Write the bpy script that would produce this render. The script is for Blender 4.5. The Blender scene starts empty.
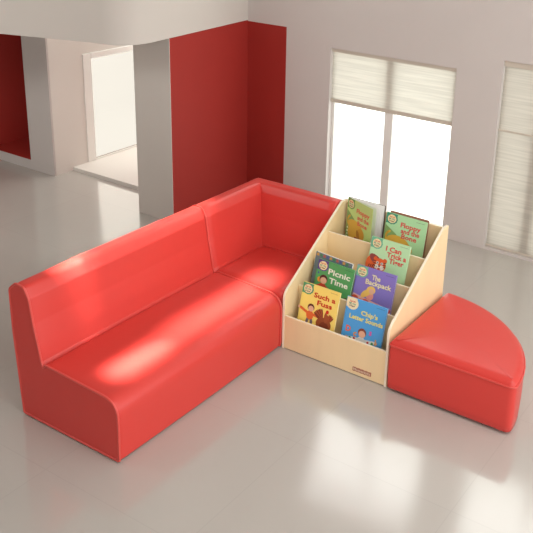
import bpy, bmesh, math, random
from mathutils import Vector, Matrix
random.seed(4)
S = bpy.context.scene
COL = S.collection

# ------------------------------------------------------------------ materials
def lin(c):
    return tuple(((v/255)/12.92 if v/255 <= .04045 else (((v/255)+.055)/1.055)**2.4) for v in c)

def mat(name, rgb, rough=.5, spec=.5, bump=0, bscale=60, var=0, vscale=4, coat=0, stretch=(1,1,1), linear=False):
    m = bpy.data.materials.new(name); m.use_nodes = True
    nt = m.node_tree; b = nt.nodes['Principled BSDF']
    c = rgb if linear else lin(rgb)
    b.inputs['Base Color'].default_value = (*c, 1)
    b.inputs['Roughness'].default_value = rough
    b.inputs['Specular IOR Level'].default_value = spec
    b.inputs['Coat Weight'].default_value = coat
    b.inputs['Coat Roughness'].default_value = .25
    tc = nt.nodes.new('ShaderNodeTexCoord'); mp = nt.nodes.new('ShaderNodeMapping')
    mp.inputs['Scale'].default_value = stretch
    nt.links.new(tc.outputs['Object'], mp.inputs['Vector'])
    if var:
        n = nt.nodes.new('ShaderNodeTexNoise'); n.inputs['Scale'].default_value = vscale; n.inputs['Detail'].default_value = 4
        nt.links.new(mp.outputs[0], n.inputs['Vector'])
        r = nt.nodes.new('ShaderNodeMix'); r.data_type = 'RGBA'
        r.inputs['A'].default_value = (*[x*(1-var) for x in c], 1)
        r.inputs['B'].default_value = (*[min(1, x*(1+var)) for x in c], 1)
        nt.links.new(n.outputs['Fac'], r.inputs['Factor'])
        nt.links.new(r.outputs['Result'], b.inputs['Base Color'])
    if bump:
        n = nt.nodes.new('ShaderNodeTexNoise'); n.inputs['Scale'].default_value = bscale; n.inputs['Detail'].default_value = 3
        nt.links.new(mp.outputs[0], n.inputs['Vector'])
        bp = nt.nodes.new('ShaderNodeBump'); bp.inputs['Strength'].default_value = bump; bp.inputs['Distance'].default_value = .01
        nt.links.new(n.outputs['Fac'], bp.inputs['Height'])
        nt.links.new(bp.outputs[0], b.inputs['Normal'])
    return m

M = {}
M['red'] = mat('red_vinyl', (.63, .050, .040), .34, .42, .10, 9, linear=True)
M['piping'] = mat('red_piping', (.66, .075, .06), .35, .5, linear=True)
M['wood'] = mat('birch_wood', (.87, .68, .40), .42, .4, var=.07, vscale=14, stretch=(1, 1, .12), linear=True)
M['wood_edge'] = mat('birch_edge', (.93, .84, .66), .42, .4, var=.05, vscale=30, stretch=(1, 1, .3), linear=True)
M['wall'] = mat('wall_paint', (.62, .575, .55), .8, .2, var=.02, linear=True)
M['bulk'] = mat('bulkhead_paint', (.62, .575, .53), .8, .2, var=.02, linear=True)
M['pale'] = mat('pale_paint', (.74, .71, .66), .7, .2, linear=True)
M['redwall'] = mat('red_wall_paint', (.36, .028, .021), .6, .3, var=.04, linear=True)
M['frame'] = mat('window_frame_paint', (.84, .82, .79), .5, .3, linear=True)
M['bright'] = mat('white_frame', (.88, .88, .84), .4, .4, linear=True)
M['paper'] = mat('paper', (.88, .86, .83), .7, .2, linear=True)

def floor_mat():
    m = bpy.data.materials.new('polished_floor'); m.use_nodes = True
    nt = m.node_tree; N = nt.nodes; Lk = nt.links; b = N['Principled BSDF']
    tc = N.new('ShaderNodeTexCoord')
    mp = N.new('ShaderNodeMapping'); mp.inputs['Location'].default_value = (-1.13, -1.3, 0)
    Lk.new(tc.outputs['Object'], mp.inputs['Vector'])
    br = N.new('ShaderNodeTexBrick')
    br.offset = 0; br.inputs['Scale'].default_value = 1
    br.inputs['Brick Width'].default_value = .75; br.inputs['Row Height'].default_value = .75
    br.inputs['Mortar Size'].default_value = .0025; br.inputs['Mortar Smooth'].default_value = .4
    base = (.47, .445, .41)
    br.inputs['Color1'].default_value = (*base, 1)
    br.inputs['Color2'].default_value = (*[x*.985 for x in base], 1)
    br.inputs['Mortar'].default_value = (*[x*.93 for x in base], 1)
    Lk.new(mp.outputs[0], br.inputs['Vector'])
    n = N.new('ShaderNodeTexNoise'); n.inputs['Scale'].default_value = 1.3; n.inputs['Detail'].default_value = 5
    Lk.new(tc.outputs['Object'], n.inputs['Vector'])
    mr = N.new('ShaderNodeMapRange'); mr.inputs['To Min'].default_value = .94; mr.inputs['To Max'].default_value = 1.05
    Lk.new(n.outputs['Fac'], mr.inputs['Value'])
    mx = N.new('ShaderNodeMix'); mx.data_type = 'RGBA'; mx.blend_type = 'MULTIPLY'; mx.inputs['Factor'].default_value = 1
    Lk.new(br.outputs['Color'], mx.inputs['A']); Lk.new(mr.outputs[0], mx.inputs['B'])
    Lk.new(mx.outputs['Result'], b.inputs['Base Color'])
    b.inputs['Roughness'].default_value = .12
    b.inputs['Specular IOR Level'].default_value = 1.0
    return m
M['floor'] = floor_mat()

def blind_mat(name, col, trans):
    m = bpy.data.materials.new(name); m.use_nodes = True
    nt = m.node_tree; N = nt.nodes; Lk = nt.links
    N.remove(N['Principled BSDF'])
    out = [n for n in N if n.type == 'OUTPUT_MATERIAL'][0]
    tc = N.new('ShaderNodeTexCoord'); mp = N.new('ShaderNodeMapping'); mp.inputs['Scale'].default_value = (2.2, 1, 75)
    Lk.new(tc.outputs['Object'], mp.inputs['Vector'])
    n = N.new('ShaderNodeTexNoise'); n.inputs['Scale'].default_value = 1.0; n.inputs['Detail'].default_value = 2
    Lk.new(mp.outputs[0], n.inputs['Vector'])
    cr = N.new('ShaderNodeValToRGB')
    cr.color_ramp.elements[0].position = .38; cr.color_ramp.elements[1].position = .62
    cr.color_ramp.elements[0].color = (*[c*.87 for c in col], 1); cr.color_ramp.elements[1].color = (*col, 1)
    Lk.new(n.outputs['Fac'], cr.inputs['Fac'])
    d = N.new('ShaderNodeBsdfDiffuse'); t = N.new('ShaderNodeBsdfTranslucent')
    Lk.new(cr.outputs['Color'], d.inputs['Color']); Lk.new(cr.outputs['Color'], t.inputs['Color'])
    ms = N.new('ShaderNodeMixShader'); ms.inputs[0].default_value = trans
    Lk.new(d.outputs[0], ms.inputs[1]); Lk.new(t.outputs[0], ms.inputs[2]); Lk.new(ms.outputs[0], out.inputs[0])
    return m
M['blind'] = blind_mat('woven_blind', (.76, .73, .66), .45)
M['blind2'] = blind_mat('woven_blind_long', (.60, .56, .50), .38)

def glass_mat(name='window_glass', tint=(.97, .985, .96)):
    m = bpy.data.materials.new(name); m.use_nodes = True
    nt = m.node_tree; N = nt.nodes; Lk = nt.links
    N.remove(N['Principled BSDF'])
    out = [n for n in N if n.type == 'OUTPUT_MATERIAL'][0]
    t = N.new('ShaderNodeBsdfTransparent'); t.inputs['Color'].default_value = (*tint, 1)
    g = N.new('ShaderNodeBsdfGlossy'); g.inputs['Roughness'].default_value = .05
    ms = N.new('ShaderNodeMixShader'); ms.inputs[0].default_value = .04
    Lk.new(t.outputs[0], ms.inputs[1]); Lk.new(g.outputs[0], ms.inputs[2]); Lk.new(ms.outputs[0], out.inputs[0])
    return m
M['glass'] = glass_mat(); M['glass_dim'] = glass_mat('tinted_glass', (.65, .63, .60))
_cm = {}
def C_(rgb, rough=.35):
    k = (rgb, rough)
    if k not in _cm:
        _cm[k] = mat('print_%d_%d_%d' % rgb, rgb, rough, .4)
    return _cm[k]

# ------------------------------------------------------------------ mesh helpers
def obj(name, bm, m, parent=None, smooth=False, kind=None, bevel=0):
    me = bpy.data.meshes.new(name); bm.normal_update(); bm.to_mesh(me); bm.free()
    o = bpy.data.objects.new(name, me); COL.objects.link(o)
    for x in (m if isinstance(m, (list, tuple)) else [m]): me.materials.append(x)
    if smooth:
        for p in me.polygons: p.use_smooth = True
        me.set_sharp_from_angle(angle=math.radians(50))
    if parent: o.parent = parent
    if kind: o['kind'] = kind
    if bevel:
        b = o.modifiers.new('bevel', 'BEVEL'); b.width = bevel; b.segments = 2; b.limit_method = 'ANGLE'
    return o

def struct(name, bm, m, parent=None, **k):
    return obj(name, bm, m, parent, kind=(None if parent else 'structure'), **k)

def thing(name, label, cat, loc=(0, 0, 0), group=None):
    o = bpy.data.objects.new(name, None); COL.objects.link(o)
    o.location = loc; o['label'] = label; o['category'] = cat
    o.empty_display_size = .05
    if group: o['group'] = group
    return o

def box(bm, x0, x1, y0, y1, z0, z1, mi=0):
    v = [bm.verts.new(p) for p in ((x0,y0,z0),(x1,y0,z0),(x1,y1,z0),(x0,y1,z0),(x0,y0,z1),(x1,y0,z1),(x1,y1,z1),(x0,y1,z1))]
    for f in ((3,2,1,0),(4,5,6,7),(0,1,5,4),(1,2,6,5),(2,3,7,6),(3,0,4,7)):
        bm.faces.new([v[i] for i in f]).material_index = mi
    return bm
def B(*a):
    bm = bmesh.new(); box(bm, *a); return bm

def prism(bm, pts, z0, z1, axis='z'):
    """closed outline extruded along an axis; outline gives the two other coordinates."""
    def P(a, b, h):
        return (a, b, h) if axis == 'z' else ((h, a, b) if axis == 'x' else (a, h, b))
    lo = [bm.verts.new(P(a, b, z0)) for a, b in pts]; hi = [bm.verts.new(P(a, b, z1)) for a, b in pts]
    n = len(pts)
    bm.faces.new(lo[::-1]); bm.faces.new(hi)
    for i in range(n): bm.faces.new((lo[i], lo[(i+1) % n], hi[(i+1) % n], hi[i]))
    bmesh.ops.recalc_face_normals(bm, faces=bm.faces)
    return bm

def rounded(pts, seg=6):
    """pts: (a, b, r) -> outline with arcs at the corners"""
    out = []; n = len(pts)
    for i in range(n):
        a, b, r = pts[i]; p = Vector((a, b))
        if r <= 0: out.append((a, b)); continue
        p0 = Vector(pts[i-1][:2]); p1 = Vector(pts[(i+1) % n][:2])
        d0 = (p0-p).normalized(); d1 = (p1-p).normalized()
        ang = d0.angle(d1); t = min(r/math.tan(ang/2), (p0-p).length*.49, (p1-p).length*.49)
        s = p+d0*t; e = p+d1*t
        for k in range(seg+1):
            u = k/seg
            q = s*(1-u)**2 + p*2*u*(1-u) + e*u*u
            out.append((q.x, q.y))
    return out

def resample(pts, step, closed=True):
    out = []; n = len(pts)
    for i in range(n if closed else n-1):
        a = Vector(pts[i]); b = Vector(pts[(i+1) % n]); L = (b-a).length
        if L < 1e-6: continue
        k = max(1, int(math.ceil(L/step)))
        for j in range(k): out.append(tuple(a.lerp(b, j/k)))
    if not closed: out.append(tuple(pts[-1]))
    return out

def inset(loop, d):
    """move a counter-clockwise loop inward by d"""
    n = len(loop); out = []
    for i in range(n):
        a = Vector(loop[i-1]); b = Vector(loop[(i+1) % n]); t = (b-a)
        if t.length < 1e-9: out.append(loop[i]); continue
        t.normalize(); nn = Vector((-t.y, t.x))
        out.append((loop[i][0]+nn.x*d, loop[i][1]+nn.y*d))
    return out

def skin(bm, sections, closed_loop=True, mi=0):
    """quads between successive loops of 3-D points"""
    rows = [[bm.verts.new(p) for p in s] for s in sections]
    n = len(rows[0])
    for r0, r1 in zip(rows, rows[1:]):
        for i in range(n if closed_loop else n-1):
            j = (i+1) % n
            try: bm.faces.new((r0[i], r0[j], r1[j], r1[i])).material_index = mi
            except ValueError: pass
    return rows

def tube(bm, pts, r, seg=8, closed=True):
    n = len(pts); P = [Vector(p) for p in pts]; secs = []
    nrm = None
    for i in range(n):
        a = P[i-1] if (closed or i > 0) else P[i]; b = P[(i+1) % n] if (closed or i < n-1) else P[i]
        t = (b-a).normalized()
        if nrm is None:
            nrm = t.orthogonal().normalized()
        nrm = (nrm - t*nrm.dot(t)).normalized(); bn = t.cross(nrm)
        secs.append([P[i]+(nrm*math.cos(2*math.pi*k/seg)+bn*math.sin(2*math.pi*k/seg))*r for k in range(seg)])
    if closed: secs.append(secs[0])
    rows = skin(bm, secs)
    if closed: bmesh.ops.remove_doubles(bm, verts=bm.verts, dist=1e-6)
    bmesh.ops.recalc_face_normals(bm, faces=bm.faces)
    return bm

# ------------------------------------------------------------------ the room
YW = 3.017
H = 3.0
FX = 2.6
bm = bmesh.new(); box(bm, -5.0, 5.2, -4.2, 2.2, -.06, 0); box(bm, -2.41, 4.2, 2.2, YW+.06, -.06, 0)
struct('floor', bm, M['floor'])
struct('ceiling', B(-5.0, 5.2, -4.2, YW+.12, H, H+.08), M['wall'])
struct('wall_front', B(-5.0, FX, -4.32, -4.2, 0, H), M['wall'])  # unseen half wall up to FX, added to darken the sofa's near end
struct('wall_far_left', B(-5.12, -5.0, -4.2, 2.2, 0, H), M['wall'])

def LW(y):              # face of the slightly skewed left wall
    return -1.07 + (YW-y)*(.11/1.217)
T = .30
yp = 2.066              # near end of the left wall
bm = bmesh.new()
prism(bm, [(LW(YW), YW), (LW(YW)-T, YW), (LW(yp+.004)-T, yp+.004), (LW(yp+.004), yp+.004)], 0, 1.31)
lw = struct('wall_left', bm, M['redwall'])
# white end face of that wall
struct('trim_1', prism(bmesh.new(), [(LW(yp), yp), (LW(yp), yp+.004), (LW(yp)-.33, yp+.004), (LW(yp)-.33, yp)], 0, 1.31), M['bulk'])
# bulkhead above, flush with the red wall, running on to the left
fc = [(LW(YW), YW), (LW(1.95), 1.95), *[( (1-u)**2*LW(1.88)+2*u*(1-u)*(-.955)+u*u*(-1.22), (1-u)**2*1.88+2*u*(1-u)*1.64+u*u*1.63) for u in [k/8 for k in range(9)]], (-1.85, 1.43), (-3.4, .93)]
bk = [(-3.5, 1.10), (-1.90, 1.58), (-1.20, 1.80), (-1.20, YW)]
struct('wall_upper_left', prism(bmesh.new(), fc+bk, 1.312, H), M['bulk'], smooth=True)

# back wall: red stretch, then white with two window openings
W1 = (-.325, .655, .03, 1.205); W2 = (.972, 2.05, .015, 1.305)
TH = .12; CZ0, CZ1 = 1.75, 2.55
struct('wall_back_red', B(LW(YW)-.001, -.713, YW, YW+TH, 0, 1.305), M['redwall'])
bm = bmesh.new()
box(bm, -1.38, -.713, YW, YW+TH, 1.305, H)
box(bm, -.713, W1[0], YW, YW+TH, 0, H)
box(bm, W1[0], W1[1], YW, YW+TH, W1[3], CZ0); box(bm, W1[0], W1[1], YW, YW+TH, CZ1, H)
box(bm, W1[0], W1[1], YW, YW+TH, 0, W1[2])
box(bm, W1[1], W2[0], YW, YW+TH, 0, H)
box(bm, W2[0], W2[1], YW, YW+TH, W2[3], CZ0); box(bm, W2[0], W2[1], YW, YW+TH, CZ1, H)
box(bm, W2[0], W2[1], YW, YW+TH, 0, W2[2])
box(bm, W2[1], 4.2, YW, YW+TH, 0, H)
struct('wall_back', bm, M['wall'])

def window(name, x0, x1, z0, z1, y, mull, fw=.022):
    bm = bmesh.new()
    box(bm, x0, x0+fw, y, y+.04, z0, z1); box(bm, x1-fw, x1, y, y+.04, z0, z1)
    box(bm, x0+fw, x1-fw, y, y+.04, z0, z0+fw); box(bm, x0+fw, x1-fw, y, y+.04, z1-fw, z1)
    for m in mull: box(bm, m[0], m[1], y, y+.045, z0+fw, z1-fw)
    o = struct(name, bm, M['frame'], bevel=.002)
    o2 = obj('window_glass', B(x0+fw, x1-fw, y+.018, y+.022, z0+fw, z1-fw), M['glass'], o)
    return o
window('window_1', *W1, YW+.045, [(.118, .182)])
window('window_2', *W2, YW+.045, [(1.205, 1.275)])
window('window_4', W1[0], W1[1], CZ0, CZ1, YW+.045, [(.118, .182)])
window('window_5', W2[0], W2[1], CZ0, CZ1, YW+.045, [(1.48, 1.55)])

def blind(label, x0, x1, z0, z1, y, m, rails, group=None):
    t = thing('roller_blind', label, 'blind', ((x0+x1)/2, y, z0))
    off = Matrix.Translation((-(x0+x1)/2, -y, -z0))
    def part(n, bm, mm, **k):
        bm.transform(off); return obj(n, bm, mm, t, **k)
    # the woven cloth, gently rippled
    bm = bmesh.new(); nx, nz = 24, 40
    f, b_ = [], []
    for (lst, dy) in ((f, 0), (b_, .0012)):
        for j in range(nz+1):
            lst.append([bm.verts.new((x0+(x1-x0)*i/nx, y+dy+.0010*math.sin(j*1.7)+.0008*math.sin(i*.9+j*.3), z0+(z1-z0)*j/nz)) for i in range(nx+1)])
    for j in range(nz):
        for i in range(nx):
            bm.faces.new((f[j][i], f[j][i+1], f[j+1][i+1], f[j+1][i]))
    bmesh.ops.delete(bm, geom=[v for r in b_ for v in r], context='VERTS')
    part('blind_cloth', bm, m, smooth=True)
    for (n, za, zb, d) in rails:
        part(n, B(x0-.004, x1+.004, y-d, y+d*.6, za, zb), M['rail'], bevel=.002)
    return t
M['rail'] = mat('blind_rail', (.60, .54, .46), .5, .3, linear=True)
blind('short woven roller blind half lowered over the two-pane window behind the bookcase', W1[0]+.004, W1[1]-.004, .832, 1.19, YW+.028, M['blind'],
      [('head_rail', 1.178, 1.203, .014), ('bottom_rail', .806, .834, .006)])
blind('long woven roller blind lowered to the floor over the right-hand window', W2[0]+.004, W2[1]-.004, .03, 1.29, YW+.028, M['blind2'],
      [('head_rail', 1.268, 1.302, .014), ('middle_rail', .838, .850, .005), ('bottom_rail', .018, .032, .006)])

WY, WZ = 2.545, .935
# far left: alcove with a side window, step, column, red niche
struct('wall_column', B(-2.644, -2.365, 2.2, 2.3, 0, H), M['wall'])
struct('wall_alcove', B(-2.60, -2.362, 2.215, WY, 0, H), M['pale'])
bm = bmesh.new()
box(bm, -2.60, -2.37, WY, 4.3, WZ, H); box(bm, -2.41, -2.37, WY, 4.3, 0, .03)
struct('wall_alcove_side', bm, M['pale'])
struct('wall_alcove_back', B(-2.60, -1.2, 4.3, 4.4, 0, H), M['pale'])
struct('wall_alcove_right', B(-1.38, -1.26, YW+TH, 4.3, 0, H), M['pale'])
struct('ceiling_alcove', B(-2.60, -1.2, YW+.12, 4.4, H, H+.08), M['pale'])
bm = bmesh.new()
box(bm, -2.42, -2.355, WY+.001, WY+.085, .031, WZ-.001); box(bm, -2.40, -2.352, WY+.085, 4.29, WZ-.045, WZ-.001); box(bm, -2.42, -2.36, 4.2, 4.295, .031, WZ-.045)
o = struct('window_3', bm, M['bright'], bevel=.002)
obj('window_glass', B(-2.398, -2.392, WY+.085, 4.2, .031, WZ-.045), M['glass_dim'], o)
struct('floor_step', B(-2.361, -1.39, 2.385, 4.3, 0, .03), M['pale'])
struct('wall_niche_base', B(-5.0, -2.646, 2.2, 2.64, 0, .078), M['wall'])
struct('trim_2', B(-3.15, -2.646, 2.204, 2.60, .078, .082), M['redwall'])
struct('wall_niche', B(-5.0, -3.15, 2.204, 2.64, .079, H), M['redwall'])
struct('wall_niche_back', B(-3.15, -2.646, 2.60, 2.64, .079, H), M['redwall'])

# ------------------------------------------------------------------ red modular sofa
Lr = 1.158; W = .578
def put(parent, name, bm, m, **k):
    bm.transform(Matrix.Translation(-Vector(parent.location)))
    return obj(name, bm, m, parent, **k)

back_prof = [(.158, .300, .002), (.145, .326, .01), (.134, .388, .05), (.112, .50, .1), (.096, .615, .03), (.070, .664, .028), (.020, .668, .028), (-.024, .63, .03), (-.024, .43, .1), (0, .010, .010)]
seat_prof = [(.6, .010, .010), (.605, .300, .085)]
loop = rounded(seat_prof+[(.40, .308, .1), (.175, .318, .012)]+back_prof)
loop = resample(loop, .02)
sofa = thing('armless_sofa', 'long armless red vinyl sofa with a low back and rounded seat edge', 'sofa', (.3, Lr/2, 0))
SECT = [(0.0, .005), (.004, .0025), (.012, 0), (.03, -.002)]
ys = [s[0] for s in SECT]; ins = [s[1] for s in SECT]
K = 14
for k in range(1, K):
    ys.append(.03+(Lr-.06)*k/K); ins.append(-.002-.0035*math.sin(math.pi*k/K))
ys += [Lr-s[0] for s in SECT[::-1]]; ins += [s[1] for s in SECT[::-1]]
loops = {i: inset(loop, d) for i, d in enumerate(ins)}
secs = [[(a, y, b) for a, b in loops[i]] for i, y in enumerate(ys)]
# split the loop at the crease between seat and back
ci = min(range(len(loop)), key=lambda i: (loop[i][0]-.158)**2+(loop[i][1]-.300)**2)
bi = min(range(len(loop)), key=lambda i: (loop[i][0]-0)**2+(loop[i][1]-.010)**2)
n = len(loop)
seat_ids = [(bi+k) % n for k in range(((ci-bi) % n)+1)]
back_ids = [(ci+k) % n for k in range(((bi-ci) % n)+1)]
for nm, ids in (('seat', seat_ids), ('backrest', back_ids)):
    bm = bmesh.new(); skin(bm, [[s[i] for i in ids] for s in secs], closed_loop=False)
    bmesh.ops.recalc_face_normals(bm, faces=bm.faces)
    # make sure the normals point out
    c = Vector((.3, Lr/2, .15)) if nm == 'seat' else Vector((.06, Lr/2, .4))
    if sum(f.normal.dot(f.calc_center_median()-c)*f.calc_area() for f in bm.faces) < 0:
        bmesh.ops.reverse_faces(bm, faces=bm.faces)
    put(sofa, nm, bm, M['red'], smooth=True)
for e, yy, s in ((0, 0.0, -1), (len(ys)-1, Lr, 1)):
    bm = bmesh.new()
    vs = [bm.verts.new((a, yy, b)) for a, b in loops[e]]
    f = bm.faces.new(vs if s > 0 else vs[::-1])
    bmesh.ops.triangulate(bm, faces=[f], ngon_method='EAR_CLIP')
    bmesh.ops.recalc_face_normals(bm, faces=bm.faces)
    if sum(f.normal.y*f.calc_area() for f in bm.faces)*s < 0: bmesh.ops.reverse_faces(bm, faces=bm.faces)
    put(sofa, 'end_panel', bm, M['red'])
    put(sofa, 'piping', tube(bmesh.new(), [(a, yy-s*.002, b) for a, b in resample(inset(loop, -.001), .012)], .0056), M['piping'], smooth=True)

# corner unit
y0 = Lr+.006; y1 = y0+W
corner = thing('corner_sofa_unit', 'red vinyl corner seat with backrests on two sides, ending the long sofa', 'sofa', (.3, (y0+y1)/2, 0))
bl = resample(rounded(back_prof+[(.158, .012, .008)]), .02)
def path_section(kind, t, d):
    p = inset(bl, d)
    if kind == 0: return [(a, y0+t*(W-a), b) for a, b in p]            # left backrest up to the mitre
    return [(a+t*(.6-a), y1-a, b) for a, b in p]
secs = [path_section(0, 0, .016), path_section(0, .006, .006), path_section(0, .02, 0)]
secs += [path_section(0, .02+.98*k/10, -.002*math.sin(math.pi*k/10)) for k in range(1, 11)]
def back2(a, e): return a
secs += [path_section(1, k/10, -.002*math.sin(math.pi*k/10)) for k in range(1, 10)]
secs += [path_section(1, .98, 0), path_section(1, .993, .006), path_section(1, 1, .016)]
bm = bmesh.new(); rows = skin(bm, secs)
bm.faces.new(rows[0]); bm.faces.new(rows[-1][::-1])
bmesh.ops.recalc_face_normals(bm, faces=bm.faces)
put(corner, 'backrest', bm, M['red'], smooth=True)
# seat cushion and base, a rounded block
def puffy_block(x0, x1, ya, yb, z0, z1, r, nn=10, seg=5):
    bm = bmesh.new(); box(bm, x0, x1, ya, yb, z0, z1)
    bmesh.ops.subdivide_edges(bm, edges=bm.edges[:], cuts=nn, use_grid_fill=True)
    cx, cy = (x0+x1)/2, (ya+yb)/2
    for v in bm.verts:
        p = v.co.copy()
    for v in bm.verts:
        c = v.co; q = Vector((min(max(c.x, x0+r), x1-r), min(max(c.y, ya+r), yb-r), min(max(c.z, z0+.004), z1-r)))
        d = c-q
        if d.length > 1e-6:
            rr = r if c.z > z0+.03 else r
            v.co = q+d.normalized()*min(rr, max(abs(d.x), abs(d.y), abs(d.z)))
        if c.z >= z1-1e-4-r:
            ux = (c.x-cx)/(x1-x0)*2; uy = (c.y-cy)/(yb-ya)*2
            v.co.z += .008*(1-ux*ux)*(1-uy*uy)
    bmesh.ops.recalc_face_normals(bm, faces=bm.faces)
    return bm
bm = puffy_block(.150, .602, y0+.001, y1-.150, .012, .322, .028, nn=24)
put(corner, 'seat', bm, M['red'], smooth=True)
e0 = [(a, y0+.001, b) for a, b in resample(inset(bl, .004), .012)]
put(corner, 'piping', tube(bmesh.new(), e0, .0028), M['piping'], smooth=True)
# piping along the outer top edge of the L backrest
top = [(.004, y0+.006, .655), (.004, y1-.02, .655), (.008, y1-.008, .655), (.02, y1-.004, .655), (.595, y1-.004, .655)]
put(corner, 'piping', tube(bmesh.new(), top, .0038, closed=False), M['piping'], smooth=True)

# ------------------------------------------------------------------ quarter-round ottoman
OX, OY, OW, OL, OH = 1.2535, 1.140, .640, .640, .286
ott = thing('quarter_round_ottoman', 'low red vinyl quarter-round seat with no back, beside the wooden bookcase', 'ottoman', (OX+.28, OY+.28, 0))
pts = [(0, 0, .016)]
pts += [(OW*math.cos(a), OL*math.sin(a), 0) for a in [math.radians(x) for x in range(0, 91, 6)]]
pts[1] = (OW, 0, .03); pts[-1] = (0, OL, .03)
# full outline: slightly flattened near the two tips like the photographed pad
ol = rounded([(p[0], p[1], p[2]) for p in pts])
ol = resample(ol, .02)
def oin(d):  return [(OX+a, OY+b) for a, b in inset(ol, d)]
def sect(d, z): return [(a, b, z) for a, b in oin(d)]
bm = bmesh.new()
rows = skin(bm, [sect(.010, .011), sect(0, .020)] + [sect(-.003*math.sin(math.pi*k/6)+(.0), .016+(OH-.032-.016)*k/6) for k in range(1, 7)])
bm.faces.new(rows[0][::-1])
bmesh.ops.recalc_face_normals(bm, faces=bm.faces)
put(ott, 'side_panel', bm, M['red'], smooth=True)
bm = bmesh.new()
cx, cy = OX+.27, OY+.27
base = oin(0)
secs = []
for d, z in ((0, OH-.032), (.003, OH-.020), (.010, OH-.010), (.022, OH-.003), (.04, OH)):
    secs.append(sect(d, z))
last = oin(.04)
for k in range(1, 16):
    u = k/16
    secs.append([(a+(cx-a)*u, b+(cy-b)*u, OH+.010*(1-(1-u)**2)) for a, b in last])
rows = skin(bm, secs); cv = bm.verts.new((cx, cy, OH+.010))
for i in range(len(rows[-1])): bm.faces.new((rows[-1][i], rows[-1][(i+1) % len(rows[-1])], cv))
bmesh.ops.recalc_face_normals(bm, faces=bm.faces)
put(ott, 'seat', bm, M['red'], smooth=True)
put(ott, 'piping', tube(bmesh.new(), sect(-.002, OH-.031), .0042), M['piping'], smooth=True)

# ------------------------------------------------------------------ bookcase
BX0, BX1, BY, BD, BH = .6085, 1.2415, 1.160, .595, .670
PT = .014
case = thing('display_bookcase', 'pale birch sling-front bookcase with four stepped tiers of picture books', 'bookcase', ((BX0+BX1)/2, BY+BD/2, 0))
side = rounded([(BY, 0, 0), (BY+BD, 0, 0), (BY+BD, BH, .008), (BY+BD-.058, BH, .02), (BY, .322, .06)])
for x in (BX0, BX1-PT):
    bm = prism(bmesh.new(), side, x, x+PT, 'x')
    for f in bm.faces:
        f.material_index = 0 if abs(f.normal.x) > .7 else 1
    put(case, 'side_panel', bm, [M['wood'], M['wood_edge']], bevel=.0015)
xi0, xi1 = BX0+PT+.0005, BX1-PT-.0005
def panel(name, ya, yb, z0, z1):
    bm = B(xi0, xi1, ya, yb, z0, z1)
    for f in bm.faces:
        if f.normal.z > .5 or f.calc_center_median().z > z1-1e-4: f.material_index = 1
    put(case, name, bm, [M['wood'], M['wood_edge']], bevel=.0015)
panel('front_panel', BY+.002, BY+.015, .004, .194)
DIV = [(1.285, .322), (1.42, .428), (1.555, .538)]
for y, z in DIV: panel('divider', y, y+.011, .02, z)
panel('back_panel', BY+BD-.016, BY+BD-.004, .004, .655)
TIER = [.096, .190, .325, .408]
yy = [BY+.0155]+[d[0]+.0115 for d in DIV]; ye = [d[0]-.0005 for d in DIV]+[BY+BD-.0165]
for k in range(4): panel('shelf', yy[k], ye[k], TIER[k]-.012, TIER[k]-.0005)

def text_mesh(body, size, bold=.0, align='CENTER', shear=0):
    cu = bpy.data.curves.new('t', 'FONT'); cu.body = body; cu.size = size; cu.align_x = align; cu.align_y = 'CENTER'
    cu.offset = bold; cu.resolution_u = 2; cu.fill_mode = 'FRONT'
    ob = bpy.data.objects.new('t', cu); COL.objects.link(ob)
    dg = bpy.context.evaluated_depsgraph_get(); dg.update()
    me = bpy.data.meshes.new_from_object(ob.evaluated_get(dg))
    COL.objects.unlink(ob); bpy.data.objects.remove(ob); bpy.data.curves.remove(cu)
    return me
def text_bm(bm, body, size, at, mi, bold=0, width=None, rot=0, zoff=.0008):
    me = text_mesh(body, size, bold)
    xs = [v.co.x for v in me.vertices]; w = max(xs)-min(xs); k = 1 if not width else width/w
    cxx = (max(xs)+min(xs))/2
    vs = [bm.verts.new(Vector((at[0], at[1], zoff))+Matrix.Rotation(rot, 3, 'Z') @ Vector(((v.co.x-cxx)*k, v.co.y, 0))) for v in me.vertices]
    for p in me.polygons:
        try: f = bm.faces.new([vs[i] for i in p.vertices]); f.material_index = mi
        except ValueError: pass
    bpy.data.meshes.remove(me)

# maker's plate
bm = bmesh.new(); w_ = .108; cxp, czp = 1.100, .036
for k in range(10):
    x = cxp-w_/2+w_*k/10
    box(bm, x+.0006, x+w_/10-.0006, BY-.0006, BY+.0022, czp-.011+(.0015 if k % 2 else 0), czp+.011+(.0015 if k % 2 else 0))
plate = put(case, 'maker_plate', bm, mat('plate_brown', (176, 116, 92), .5))
plate['label'] = 'small brown lettered maker plate'
bm = bmesh.new(); text_bm(bm, 'Masterkidz', .020, (0, 0), 0, bold=.0004, width=.098, zoff=0)
bm.transform(Matrix.Translation((cxp, BY-.0012, czp+.001)) @ Matrix.Rotation(math.radians(90), 4, 'X'))
bm.transform(Matrix.Translation(-Vector(case.location)))
obj('plate_lettering', bm, mat('plate_cream', (232, 205, 180), .5), plate)

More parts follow.
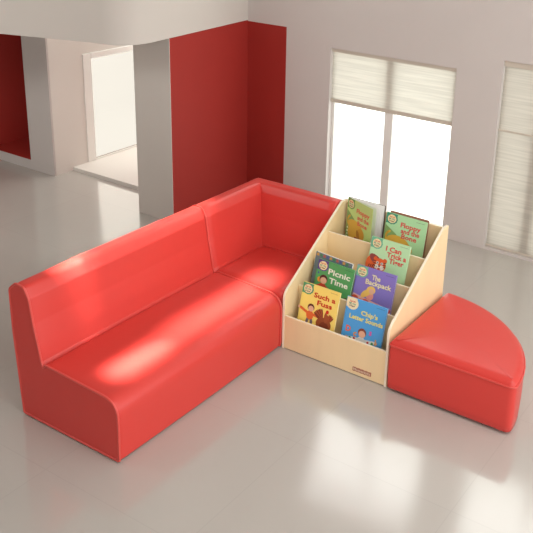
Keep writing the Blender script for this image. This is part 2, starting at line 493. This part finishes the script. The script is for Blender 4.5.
# ------------------------------------------------------------------ books
HB = .268
def disc(bm, cx, cy, rx, ry, mi, z, rot=0, n=20, a0=0, a1=2*math.pi):
    R = Matrix.Rotation(rot, 2)
    c = [Vector((rx*math.cos(a0+(a1-a0)*i/n), ry*math.sin(a0+(a1-a0)*i/n))) for i in range(n if abs(a1-a0-2*math.pi) < 1e-6 else n+1)]
    vs = [bm.verts.new((cx+(R @ p).x, cy+(R @ p).y, z)) for p in c]
    bm.faces.new(vs).material_index = mi
def poly(bm, pts, mi, z):
    bm.faces.new([bm.verts.new((a, b, z)) for a, b in pts]).material_index = mi
def limb(bm, a, b, r, mi, z):
    a = Vector(a); b = Vector(b); d = (b-a).normalized(); nn = Vector((-d.y, d.x))*r
    poly(bm, [tuple(a+nn), tuple(a-nn), tuple(b-nn), tuple(b+nn)], mi, z)
    disc(bm, b.x, b.y, r, r, mi, z+.00002, n=10); disc(bm, a.x, a.y, r, r, mi, z+.00002, n=10)

def badge_bm(bm, w, h, ring, mats):
    """corner patch, scalloped ring, cream disc and its tiny three-line lettering"""
    def mi(m):
        if m not in mats: mats.append(m)
        return mats.index(m)
    r = .0345; c = (.034, h-.030)
    if ring:
        k = mi(C_(ring))
        poly(bm, [(.0005, h-.0005), (.0005, h-.056), (.034, h-.056), (.060, h-.030), (.066, h-.0005)], k, .00045)
        n = 48; vs = [bm.verts.new((c[0]+(r+.0012*math.cos(12*2*math.pi*i/n))*math.cos(2*math.pi*i/n)*.98, c[1]+(r+.0012*math.cos(12*2*math.pi*i/n))*math.sin(2*math.pi*i/n)*.86, .0005)) for i in range(n)]
        bm.faces.new(vs).material_index = k
        disc(bm, c[0], c[1], .0255, .0235, mi(C_((244, 226, 176))), .0007, n=28)
    else:
        k = mi(C_((243, 230, 190)))
        poly(bm, [(.0005, h-.0005), (.0005, h-.050), (.034, h-.060), (.062, h-.030), (.058, h-.0005)], k, .00045)
        disc(bm, c[0], c[1], r, .0315, k, .0006, n=28)
    text_bm(bm, 'Read with', .0125, (c[0], c[1]+.011), mi(C_((206, 84, 62))), .0003, .032, zoff=.0010)
    text_bm(bm, 'Biff, Chip', .0125, (c[0], c[1]-.001), mi(C_((50, 150, 130))), .0003, .038, zoff=.0010)
    text_bm(bm, '& Kipper', .0115, (c[0], c[1]-.0125), mi(C_((70, 60, 50))), .0003, .032, zoff=.0010)

def make_book(name, label, tl, w, lean, roll, cover_rgb, ring=None, titles=(), tcol=None, art=None, tsz=.036, th=.010, back_rgb=None, e=0, group='picture books in the bookcase'):
    lean = math.radians(lean); roll = math.radians(roll)
    v = Vector((0, math.sin(lean), math.cos(lean))); nrm = Vector((0, -math.cos(lean), math.sin(lean))); u = Vector((1, 0, 0))
    Rr = Matrix.Rotation(roll, 3, nrm); u = Rr @ u; v = Rr @ v
    org = Vector(tl)-v*HB
    t = thing(name, label, 'book', (0, 0, 0), group)
    t.matrix_world = Matrix(((u.x, v.x, nrm.x, org.x), (u.y, v.y, nrm.y, org.y), (u.z, v.z, nrm.z, org.z), (0, 0, 0, 1)))
    cov = C_(cover_rgb)
    obj('pages', B(.0025, w-.0025, .002-e, HB-.002, -th+.0012, -.0012), M['paper'], t)
    obj('back_cover', B(0, w, -e, HB, -th, -th+.0011), C_(back_rgb or cover_rgb), t)
    bm = bmesh.new(); box(bm, 0, w, -e, HB, -.0011, 0)
    fc = obj('front_cover', bm, cov, t)
    sp = obj('spine', B(-.0012, .0012, -e, HB, -th, 0), cov, t)
    if titles:
        mats = []; bm = bmesh.new(); badge_bm(bm, w, HB, ring, mats)
        obj('badge', bm, mats, fc)
    if titles:
        bm = bmesh.new()
        for (s, a, b, wd) in titles:
            text_bm(bm, s, tsz, (a*w, HB*(1-b)), 0, .0011, wd*w if wd else None, rot=0, zoff=.0012)
        obj('title_lettering', bm, C_(tcol), fc)
        bm = bmesh.new(); text_bm(bm, 'Level', .006, (w*.86, HB*.945), 0, 0, .032, zoff=.0009)
        # fine line of print near the top right corner
        bm.free(); bm = bmesh.new(); box(bm, w*.74, w*.95, HB*.948, HB*.953, .0003, .0006)
        obj('small_print', bm, C_(tuple(int(c*.55) for c in cover_rgb)), fc)
    if art:
        mats = []; bm = bmesh.new()
        def mi(rgb):
            m = C_(rgb)
            if m not in mats: mats.append(m)
            return mats.index(m)
        art(bm, mi, w, HB); obj('cover_picture', bm, mats, fc)
    return t, fc

SKIN = (228, 180, 150)
def child(bm, mi, cx, cy, s, hair, top, legs=None, arms=((-1, .5), (1, -.1))):
    z = .0009
    if legs:
        for d in (-.25, .28): limb(bm, (cx+d*s*.6, cy-1.15*s), (cx+d*s*1.3, cy-1.9*s), .20*s, mi(legs), z)
    for d, e in arms:
        limb(bm, (cx+d*.35*s, cy-.75*s), (cx+d*1.55*s, cy-.75*s+e*s), .17*s, mi(top), z+.0001)
        disc(bm, cx+d*1.8*s, cy-.75*s+e*s*1.1, .2*s, .2*s, mi(SKIN), z+.0001, n=10)
    disc(bm, cx, cy-.95*s, .55*s, .6*s, mi(top), z+.0002)
    disc(bm, cx, cy+.08*s, .52*s, .50*s, mi(hair), z+.0003)
    disc(bm, cx+.02*s, cy-.08*s, .42*s, .38*s, mi(SKIN), z+.0004)

def art_hen(bm, mi, w, h):
    child(bm, mi, .31*w, .535*h, .040, (96, 52, 36), (226, 110, 58), (120, 110, 120), arms=((-1, .45), (1, -.15)))
    b = (150, 78, 48); cx, cy = .70*w, .30*h
    z = .0010
    for i in range(7):     # tail fan
        a = math.radians(100+i*8); disc(bm, cx-.012+.030*math.cos(a), cy+.012+.034*math.sin(a), .034, .0075, mi((172, 90, 54) if i % 2 else (128, 62, 42)), z+i*.00002, rot=a)
    for i in range(4):     # raised wing
        a = math.radians(48+i*10); disc(bm, cx+.020+.022*math.cos(a), cy+.006+.030*math.sin(a), .028, .006, mi((166, 84, 50) if i % 2 else (134, 66, 42)), z+.0002+i*.00002, rot=a)
    disc(bm, cx, cy, .046, .036, mi(b), z+.0003)
    disc(bm, cx+.004, cy-.006, .026, .020, mi((128, 62, 42)), z+.0004)
    disc(bm, cx+.010, cy+.040, .013, .030, mi((160, 86, 52)), z+.0005)
    disc(bm, cx+.012, cy+.070, .009, .010, mi((206, 52, 40)), z+.0006, n=12)
    disc(bm, cx+.016, cy+.058, .004, .004, mi((240, 210, 120)), z+.0007, n=8)
def art_letters(bm, mi, w, h):
    child(bm, mi, .50*w, .385*h, .046, (134, 72, 52), (226, 226, 222), arms=((-1, -.15), (1, .15)))
    for d in (-1, 1):
        for k, c in enumerate(((200, 70, 70), (235, 235, 230), (70, 150, 90))):
            disc(bm, .50*w+d*(.040+k*.012), .385*h-.038+d*k*.0016, .007, .009, mi(c), .0016+k*.0001, n=10)
    for s, a, b, c in (('D', .15, .606, (224, 110, 80)), ('c', .33, .655, (226, 150, 70)), ('s', .70, .55, (206, 100, 170)), ('i', .85, .70, (236, 170, 80))):
        text_bm(bm, s, .042, (a*w, (1-b)*h), mi(c), .0016, zoff=.0011)
def art_picnic(bm, mi, w, h):
    child(bm, mi, .23*w, .615*h, .047, (92, 42, 44), (196, 66, 50), arms=((-1, -.6), (1, -.6)))
    disc(bm, .115*w, .60*h, .012, .014, mi((232, 150, 60)), .0008)
    poly(bm, [(.03*w, .72*h), (.06*w, .76*h), (.09*w, .72*h), (.06*w, .70*h)], mi((70, 90, 150)), .0008)
    d = (130, 96, 74); limb(bm, (.62*w, .30*h), (.88*w, .33*h), .014, mi(d), .0009); limb(bm, (.88*w, .33*h), (.90*w, .40*h), .006, mi(d), .0010)
    disc(bm, .58*w, .34*h, .018, .015, mi(d), .0011); disc(bm, .80*w, .26*h, .02, .03, mi((170, 130, 150)), .0008)
def art_pack(bm, mi, w, h):
    poly(bm, [(.001, .002), (w-.001, .002), (w-.001, .33*h), (.5*w, .38*h), (.001, .44*h)], mi((228, 180, 176)), .0005)
    for k in range(7): disc(bm, (.07+.14*k)*w, (.36-.03*(k % 2))*h-.01*k*.3, .019, .013, mi(((214, 88, 62), (236, 150, 96), (222, 104, 84))[k % 3]), .0008+k*.00002)
    y = (238, 200, 104)
    disc(bm, .44*w, .58*h, .026, .022, mi(y), .0010, rot=.4); disc(bm, .33*w, .50*h, .036, .016, mi(y), .0011, rot=.75)
    disc(bm, .46*w, .56*h, .015, .014, mi(SKIN), .0012); disc(bm, .43*w, .47*h, .022, .024, mi((236, 160, 150)), .0009)
def art_tiger(bm, mi, w, h):
    o = (226, 104, 56)
    disc(bm, .10*w, .45*h, .035, .05, mi(o), .0006); disc(bm, .20*w, .56*h, .045, .022, mi((150, 76, 70)), .0007, rot=-.5)
    disc(bm, .17*w, .33*h, .05, .05, mi(o), .0007)
    cx, cy = .31*w, .48*h
    for d in (-1, 1): disc(bm, cx+d*.028, cy+.028, .012, .012, mi(o), .0008)
    disc(bm, cx, cy, .038, .036, mi(o), .0009)
    for d in (-1, 1):
        disc(bm, cx+d*.014, cy-.012, .015, .013, mi((244, 236, 224)), .0010)
        disc(bm, cx+d*.013, cy+.010, .008, .007, mi((206, 214, 206)), .0011)
        disc(bm, cx+d*.013, cy+.010, .003, .003, mi((40, 30, 30)), .0012, n=8)
        for k in range(3): limb(bm, (cx+d*.024, cy+.016-k*.012), (cx+d*.036, cy+.018-k*.012), .002, mi((90, 44, 36)), .0012)
    disc(bm, cx, cy-.006, .006, .004, mi((60, 34, 34)), .0013, n=10); disc(bm, cx, cy-.020, .009, .004, mi((200, 60, 60)), .0013, n=10)
    for k in range(5): limb(bm, (.03*w+k*.011, .38*h), (.05*w+k*.011, .44*h), .0025, mi((110, 60, 56)), .0010)
def art_dog(bm, mi, w, h):
    y = (222, 178, 74)
    poly(bm, [(.001, .75*h), (.001, .002), (w*.75, .002), (w*.55, .3*h), (w*.3, .6*h)], mi((132, 168, 104)), .0004)
    pts = [(.06*w, .46*h), (.05*w, .54*h), (.08*w, .60*h), (.13*w, .63*h)]
    for a, b in zip(pts, pts[1:]): limb(bm, a, b, .006, mi(y), .0007)
    disc(bm, .36*w, .44*h, .070, .038, mi(y), .0008, rot=-.1)
    disc(bm, .60*w, .34*h, .034, .034, mi((212, 160, 62)), .0009); disc(bm, .30*w, .30*h, .05, .05, mi(y), .0007)
    disc(bm, .50*w, .30*h, .014, .03, mi((176, 120, 48)), .0010, rot=.4)
    for k in range(4): disc(bm, .06*w, (.36-.07*k)*h, .006, .006, mi((226, 236, 220)), .0010)
    limb(bm, (.40*w, .22*h), (.72*w, .20*h), .007, mi((150, 60, 46)), .0010)

make_book('picture_book', 'yellow picture book showing a brown hen, in the front tier', (.669, 1.262, .368), .226, 14, -.2, (250, 224, 120), (82, 156, 112),
          (('Such a', .625, .19, .58), ('Fuss', .65, .325, .40)), (205, 52, 34), art_hen, e=.008)
make_book('picture_book', 'bright blue picture book with yellow title and coloured letters, in the front tier', (.939, 1.262, .368), .231, 14, 0, (80, 164, 226), False,
          (("Chip's", .60, .235, .42), ('Letter Sounds', .54, .352, .84)), (232, 226, 130), art_letters, tsz=.032, e=.006)
make_book('picture_book', 'dark green picture book with large white title, in the second tier', (.684, 1.3775, .461), .224, 14, -1.6, (86, 164, 98), (98, 72, 140),
          (('Picnic', .62, .19, .60), ('Time', .64, .36, .52)), (240, 240, 225), art_picnic, tsz=.042)
make_book('picture_book', 'purple picture book with cream title and a blonde figure, in the second tier', (.908, 1.400, .483), .230, 14, 0, (136, 124, 200), (120, 186, 156),
          (('The', .52, .165, .22), ('Backpack', .60, .275, .66)), (236, 228, 180), art_pack, tsz=.036, e=.030)
make_book('picture_book', 'mint green picture book with an orange tiger face, in the third tier', (.911, 1.535, .596), .227, 14, -.5, (188, 230, 180), (108, 184, 150),
          (('I Can', .60, .16, .40), ('Trick a', .70, .275, .50), ('Tiger', .72, .385, .38)), (222, 84, 78), art_tiger)
make_book('picture_book', 'light green picture book with pink title, standing closed in the top tier on the right', (.906, 1.694, .680), .240, 9, -.8, (176, 224, 172), (62, 148, 122),
          (('Floppy', .625, .185, .50), ('and the', .63, .30, .46), ('Bone', .62, .41, .38)), (222, 96, 92), art_dog)

# plain books tucked behind others
make_book('picture_book', 'muted blue and orange book leaning behind the dark green book', (.652, 1.4020, .484), .226, 12, -3.0, (104, 124, 130), titles=(), th=.012, back_rgb=(236, 236, 228), e=.012,
          art=lambda bm, mi, w, h: ([poly(bm, [(.02*w+.09*k*w, h*.93), (.09*w+.09*k*w, h*.93), (.08*w+.09*k*w, h*.985), (.03*w+.09*k*w, h*.985)], mi(((196, 150, 70), (70, 130, 90), (176, 96, 84), (86, 96, 150))[k % 4]), .0005) for k in range(10)] and None))
make_book('picture_book', 'brown-edged book showing just above the closed light green book in the top tier', (.921, 1.706, .688), .228, 8, -.4, (150, 104, 84), titles=(), th=.006, e=.012)

# the open copy in the top tier, cover swung forward, pages fanned
lean = math.radians(4)
def open_book():
    w = .232; tl = Vector((.650, 1.712, .700))
    t = thing('picture_book', 'light green picture book standing open in the top tier, white pages fanned', 'book', (tl.x, tl.y-math.sin(lean)*HB, tl.z-HB*math.cos(lean)), 'picture books in the bookcase')
    t.rotation_euler = (math.radians(90)-lean, 0, 0)
    obj('back_cover', B(0, w, -.022, HB, -.008, -.0068), C_((96, 84, 74)), t)
    bm = B(.001, w-.006, -.020, HB-.002, -.0067, -.001)
    obj('pages', bm, M['paper'], t)
    for k, a in enumerate((3.5, 7.5, 12, 16.5)):
        bm = bmesh.new(); N_ = 10; rows = []
        for side_ in (0, .0012):
            rows.append([])
            for i in range(N_+1):
                s = i/N_; ang = math.radians(a)*(0.6+.4*s)
                rows[-1].append((bm.verts.new((.002+s*(w-.008)*math.cos(ang), .003, side_+s*(w-.008)*math.sin(ang)+.0003)), bm.verts.new((.002+s*(w-.008)*math.cos(ang), HB-.003, side_+s*(w-.008)*math.sin(ang)+.0003))))
        A_, B_ = rows
        for i in range(N_):
            bm.faces.new((A_[i][0], A_[i+1][0], A_[i+1][1], A_[i][1])); bm.faces.new((B_[i][0], B_[i][1], B_[i+1][1], B_[i+1][0]))
            bm.faces.new((A_[i][1], A_[i+1][1], B_[i+1][1], B_[i][1])); bm.faces.new((A_[i][0], B_[i][0], B_[i+1][0], A_[i+1][0]))
        bm.faces.new((A_[N_][0], B_[N_][0], B_[N_][1], A_[N_][1]))
        bmesh.ops.recalc_face_normals(bm, faces=bm.faces)
        obj('page_leaf', bm, M['paper'], t, smooth=True)
    obj('spine', B(-.0012, 0, -.022, HB, -.008, .001), C_((150, 190, 110)), t)
    hinge = Matrix.Rotation(-math.radians(24.5), 4, 'Y')
    def swing(bm): bm.transform(hinge); bm.transform(Matrix.Translation((0, 0, .0015))); return bm
    fc = obj('front_cover', swing(B(0, w, -.022, HB, -.0011, 0)), C_((196, 226, 142)), t)
    mats = []; bm = bmesh.new(); badge_bm(bm, w, HB, (112, 168, 90), mats); obj('badge', swing(bm), mats, fc)
    bm = bmesh.new()
    for s, a, b, wd in (('Floppy', .64, .20, .52), ('and the', .66, .33, .46), ('Bone', .64, .45, .38)):
        text_bm(bm, s, .034, (a*w, HB*(1-b)), 0, .0011, wd*w, zoff=.0012)
    obj('title_lettering', swing(bm), C_((226, 110, 90)), fc)
    mats = []; bm = bmesh.new()
    def mi(rgb):
        m = C_(rgb)
        if m not in mats: mats.append(m)
        return mats.index(m)
    art_dog(bm, mi, w, HB); obj('cover_picture', swing(bm), mats, fc)
open_book()

# ------------------------------------------------------------------ light
wd = bpy.data.worlds.new('sky'); S.world = wd; wd.use_nodes = True
bg = wd.node_tree.nodes['Background']; bg.inputs[0].default_value = (1.0, 1.0, .975, 1); bg.inputs[1].default_value = 2.2

def area(name, loc, target, sx, sy, energy, col=(1, 1, 1), spread=180):
    l = bpy.data.lights.new(name, 'AREA'); l.shape = 'RECTANGLE'; l.size = sx; l.size_y = sy; l.energy = energy; l.color = col
    l.spread = math.radians(spread)
    o = bpy.data.objects.new(name, l); COL.objects.link(o); o.location = loc
    d = Vector(target)-Vector(loc); o.rotation_euler = d.to_track_quat('-Z', 'Y').to_euler()
    return o
area('added_key_light', (2.5, .3, 2.9), (1.7, .9, 0), 1.8, 1.8, 56, (1, .97, .93))  # key light added from overhead, not a known ceiling fixture
area('alcove_daylight', (-2.30, 3.4, .75), (-1.2, 2.6, .2), 1.2, .8, 12, (1, .98, .94))
area('added_alcove_fill', (-1.9, 2.7, 2.9), (-2.1, 2.6, 0), .7, .7, 19, (1, .98, .94))  # added fill that brightens the alcove walls and step
area('added_left_fill', (-1.9, -.9, 2.9), (-2.1, 2.0, .5), 1.6, 1.2, 30, (1, .97, .92), 150)  # fill added to lift the left floor, column and pillar
area('sun_on_seat', (.45, .30, 2.85), (.45, .30, 0), .09, .34, 1.0, (1, .95, .9), 4)
area('sun_along_seat', (.43, .92, 2.85), (.43, .92, 0), .07, .75, 1.3, (1, .95, .9), 6)
area('sun_on_backrest', (.03, .30, 2.85), (.03, .30, 0), .05, .14, .8, (1, .95, .9), 6)
area('sun_along_backrest', (.03, .85, 2.85), (.03, .85, 0), .05, .8, .9, (1, .95, .9), 6)
area('clerestory_daylight', (.165, 2.98, 2.15), (.5, .2, .3), .9, .75, 5, (1, .99, .96))
area('clerestory_daylight', (1.5, 2.98, 2.15), (1.4, .2, .2), .9, .75, 5, (1, .99, .96))

# ------------------------------------------------------------------ camera
f, yaw, pitch, roll = 854.26, .54855, .34164, .04404
cam = bpy.data.cameras.new('camera'); co = bpy.data.objects.new('camera', cam); COL.objects.link(co)
fw = Vector((-math.sin(yaw)*math.cos(pitch), math.cos(yaw)*math.cos(pitch), -math.sin(pitch)))
rt = Vector((math.cos(yaw), math.sin(yaw), 0)); up = rt.cross(fw)
rt2 = rt*math.cos(roll)+up*math.sin(roll); up2 = -rt*math.sin(roll)+up*math.cos(roll)
co.matrix_world = Matrix(((rt2.x, up2.x, -fw.x, 2.8844), (rt2.y, up2.y, -fw.y, -2.0895), (rt2.z, up2.z, -fw.z, 2.3912), (0, 0, 0, 1)))
cam.sensor_width = 36; cam.lens = f*36/533
cam.shift_x = -69.5/533; cam.shift_y = -91.43/533
cam.clip_start = .05
S.camera = co
S.view_settings.view_transform = 'Standard'; S.view_settings.look = 'None'
S.view_settings.exposure = .08; S.view_settings.gamma = 1; S.view_settings.use_curve_mapping = False
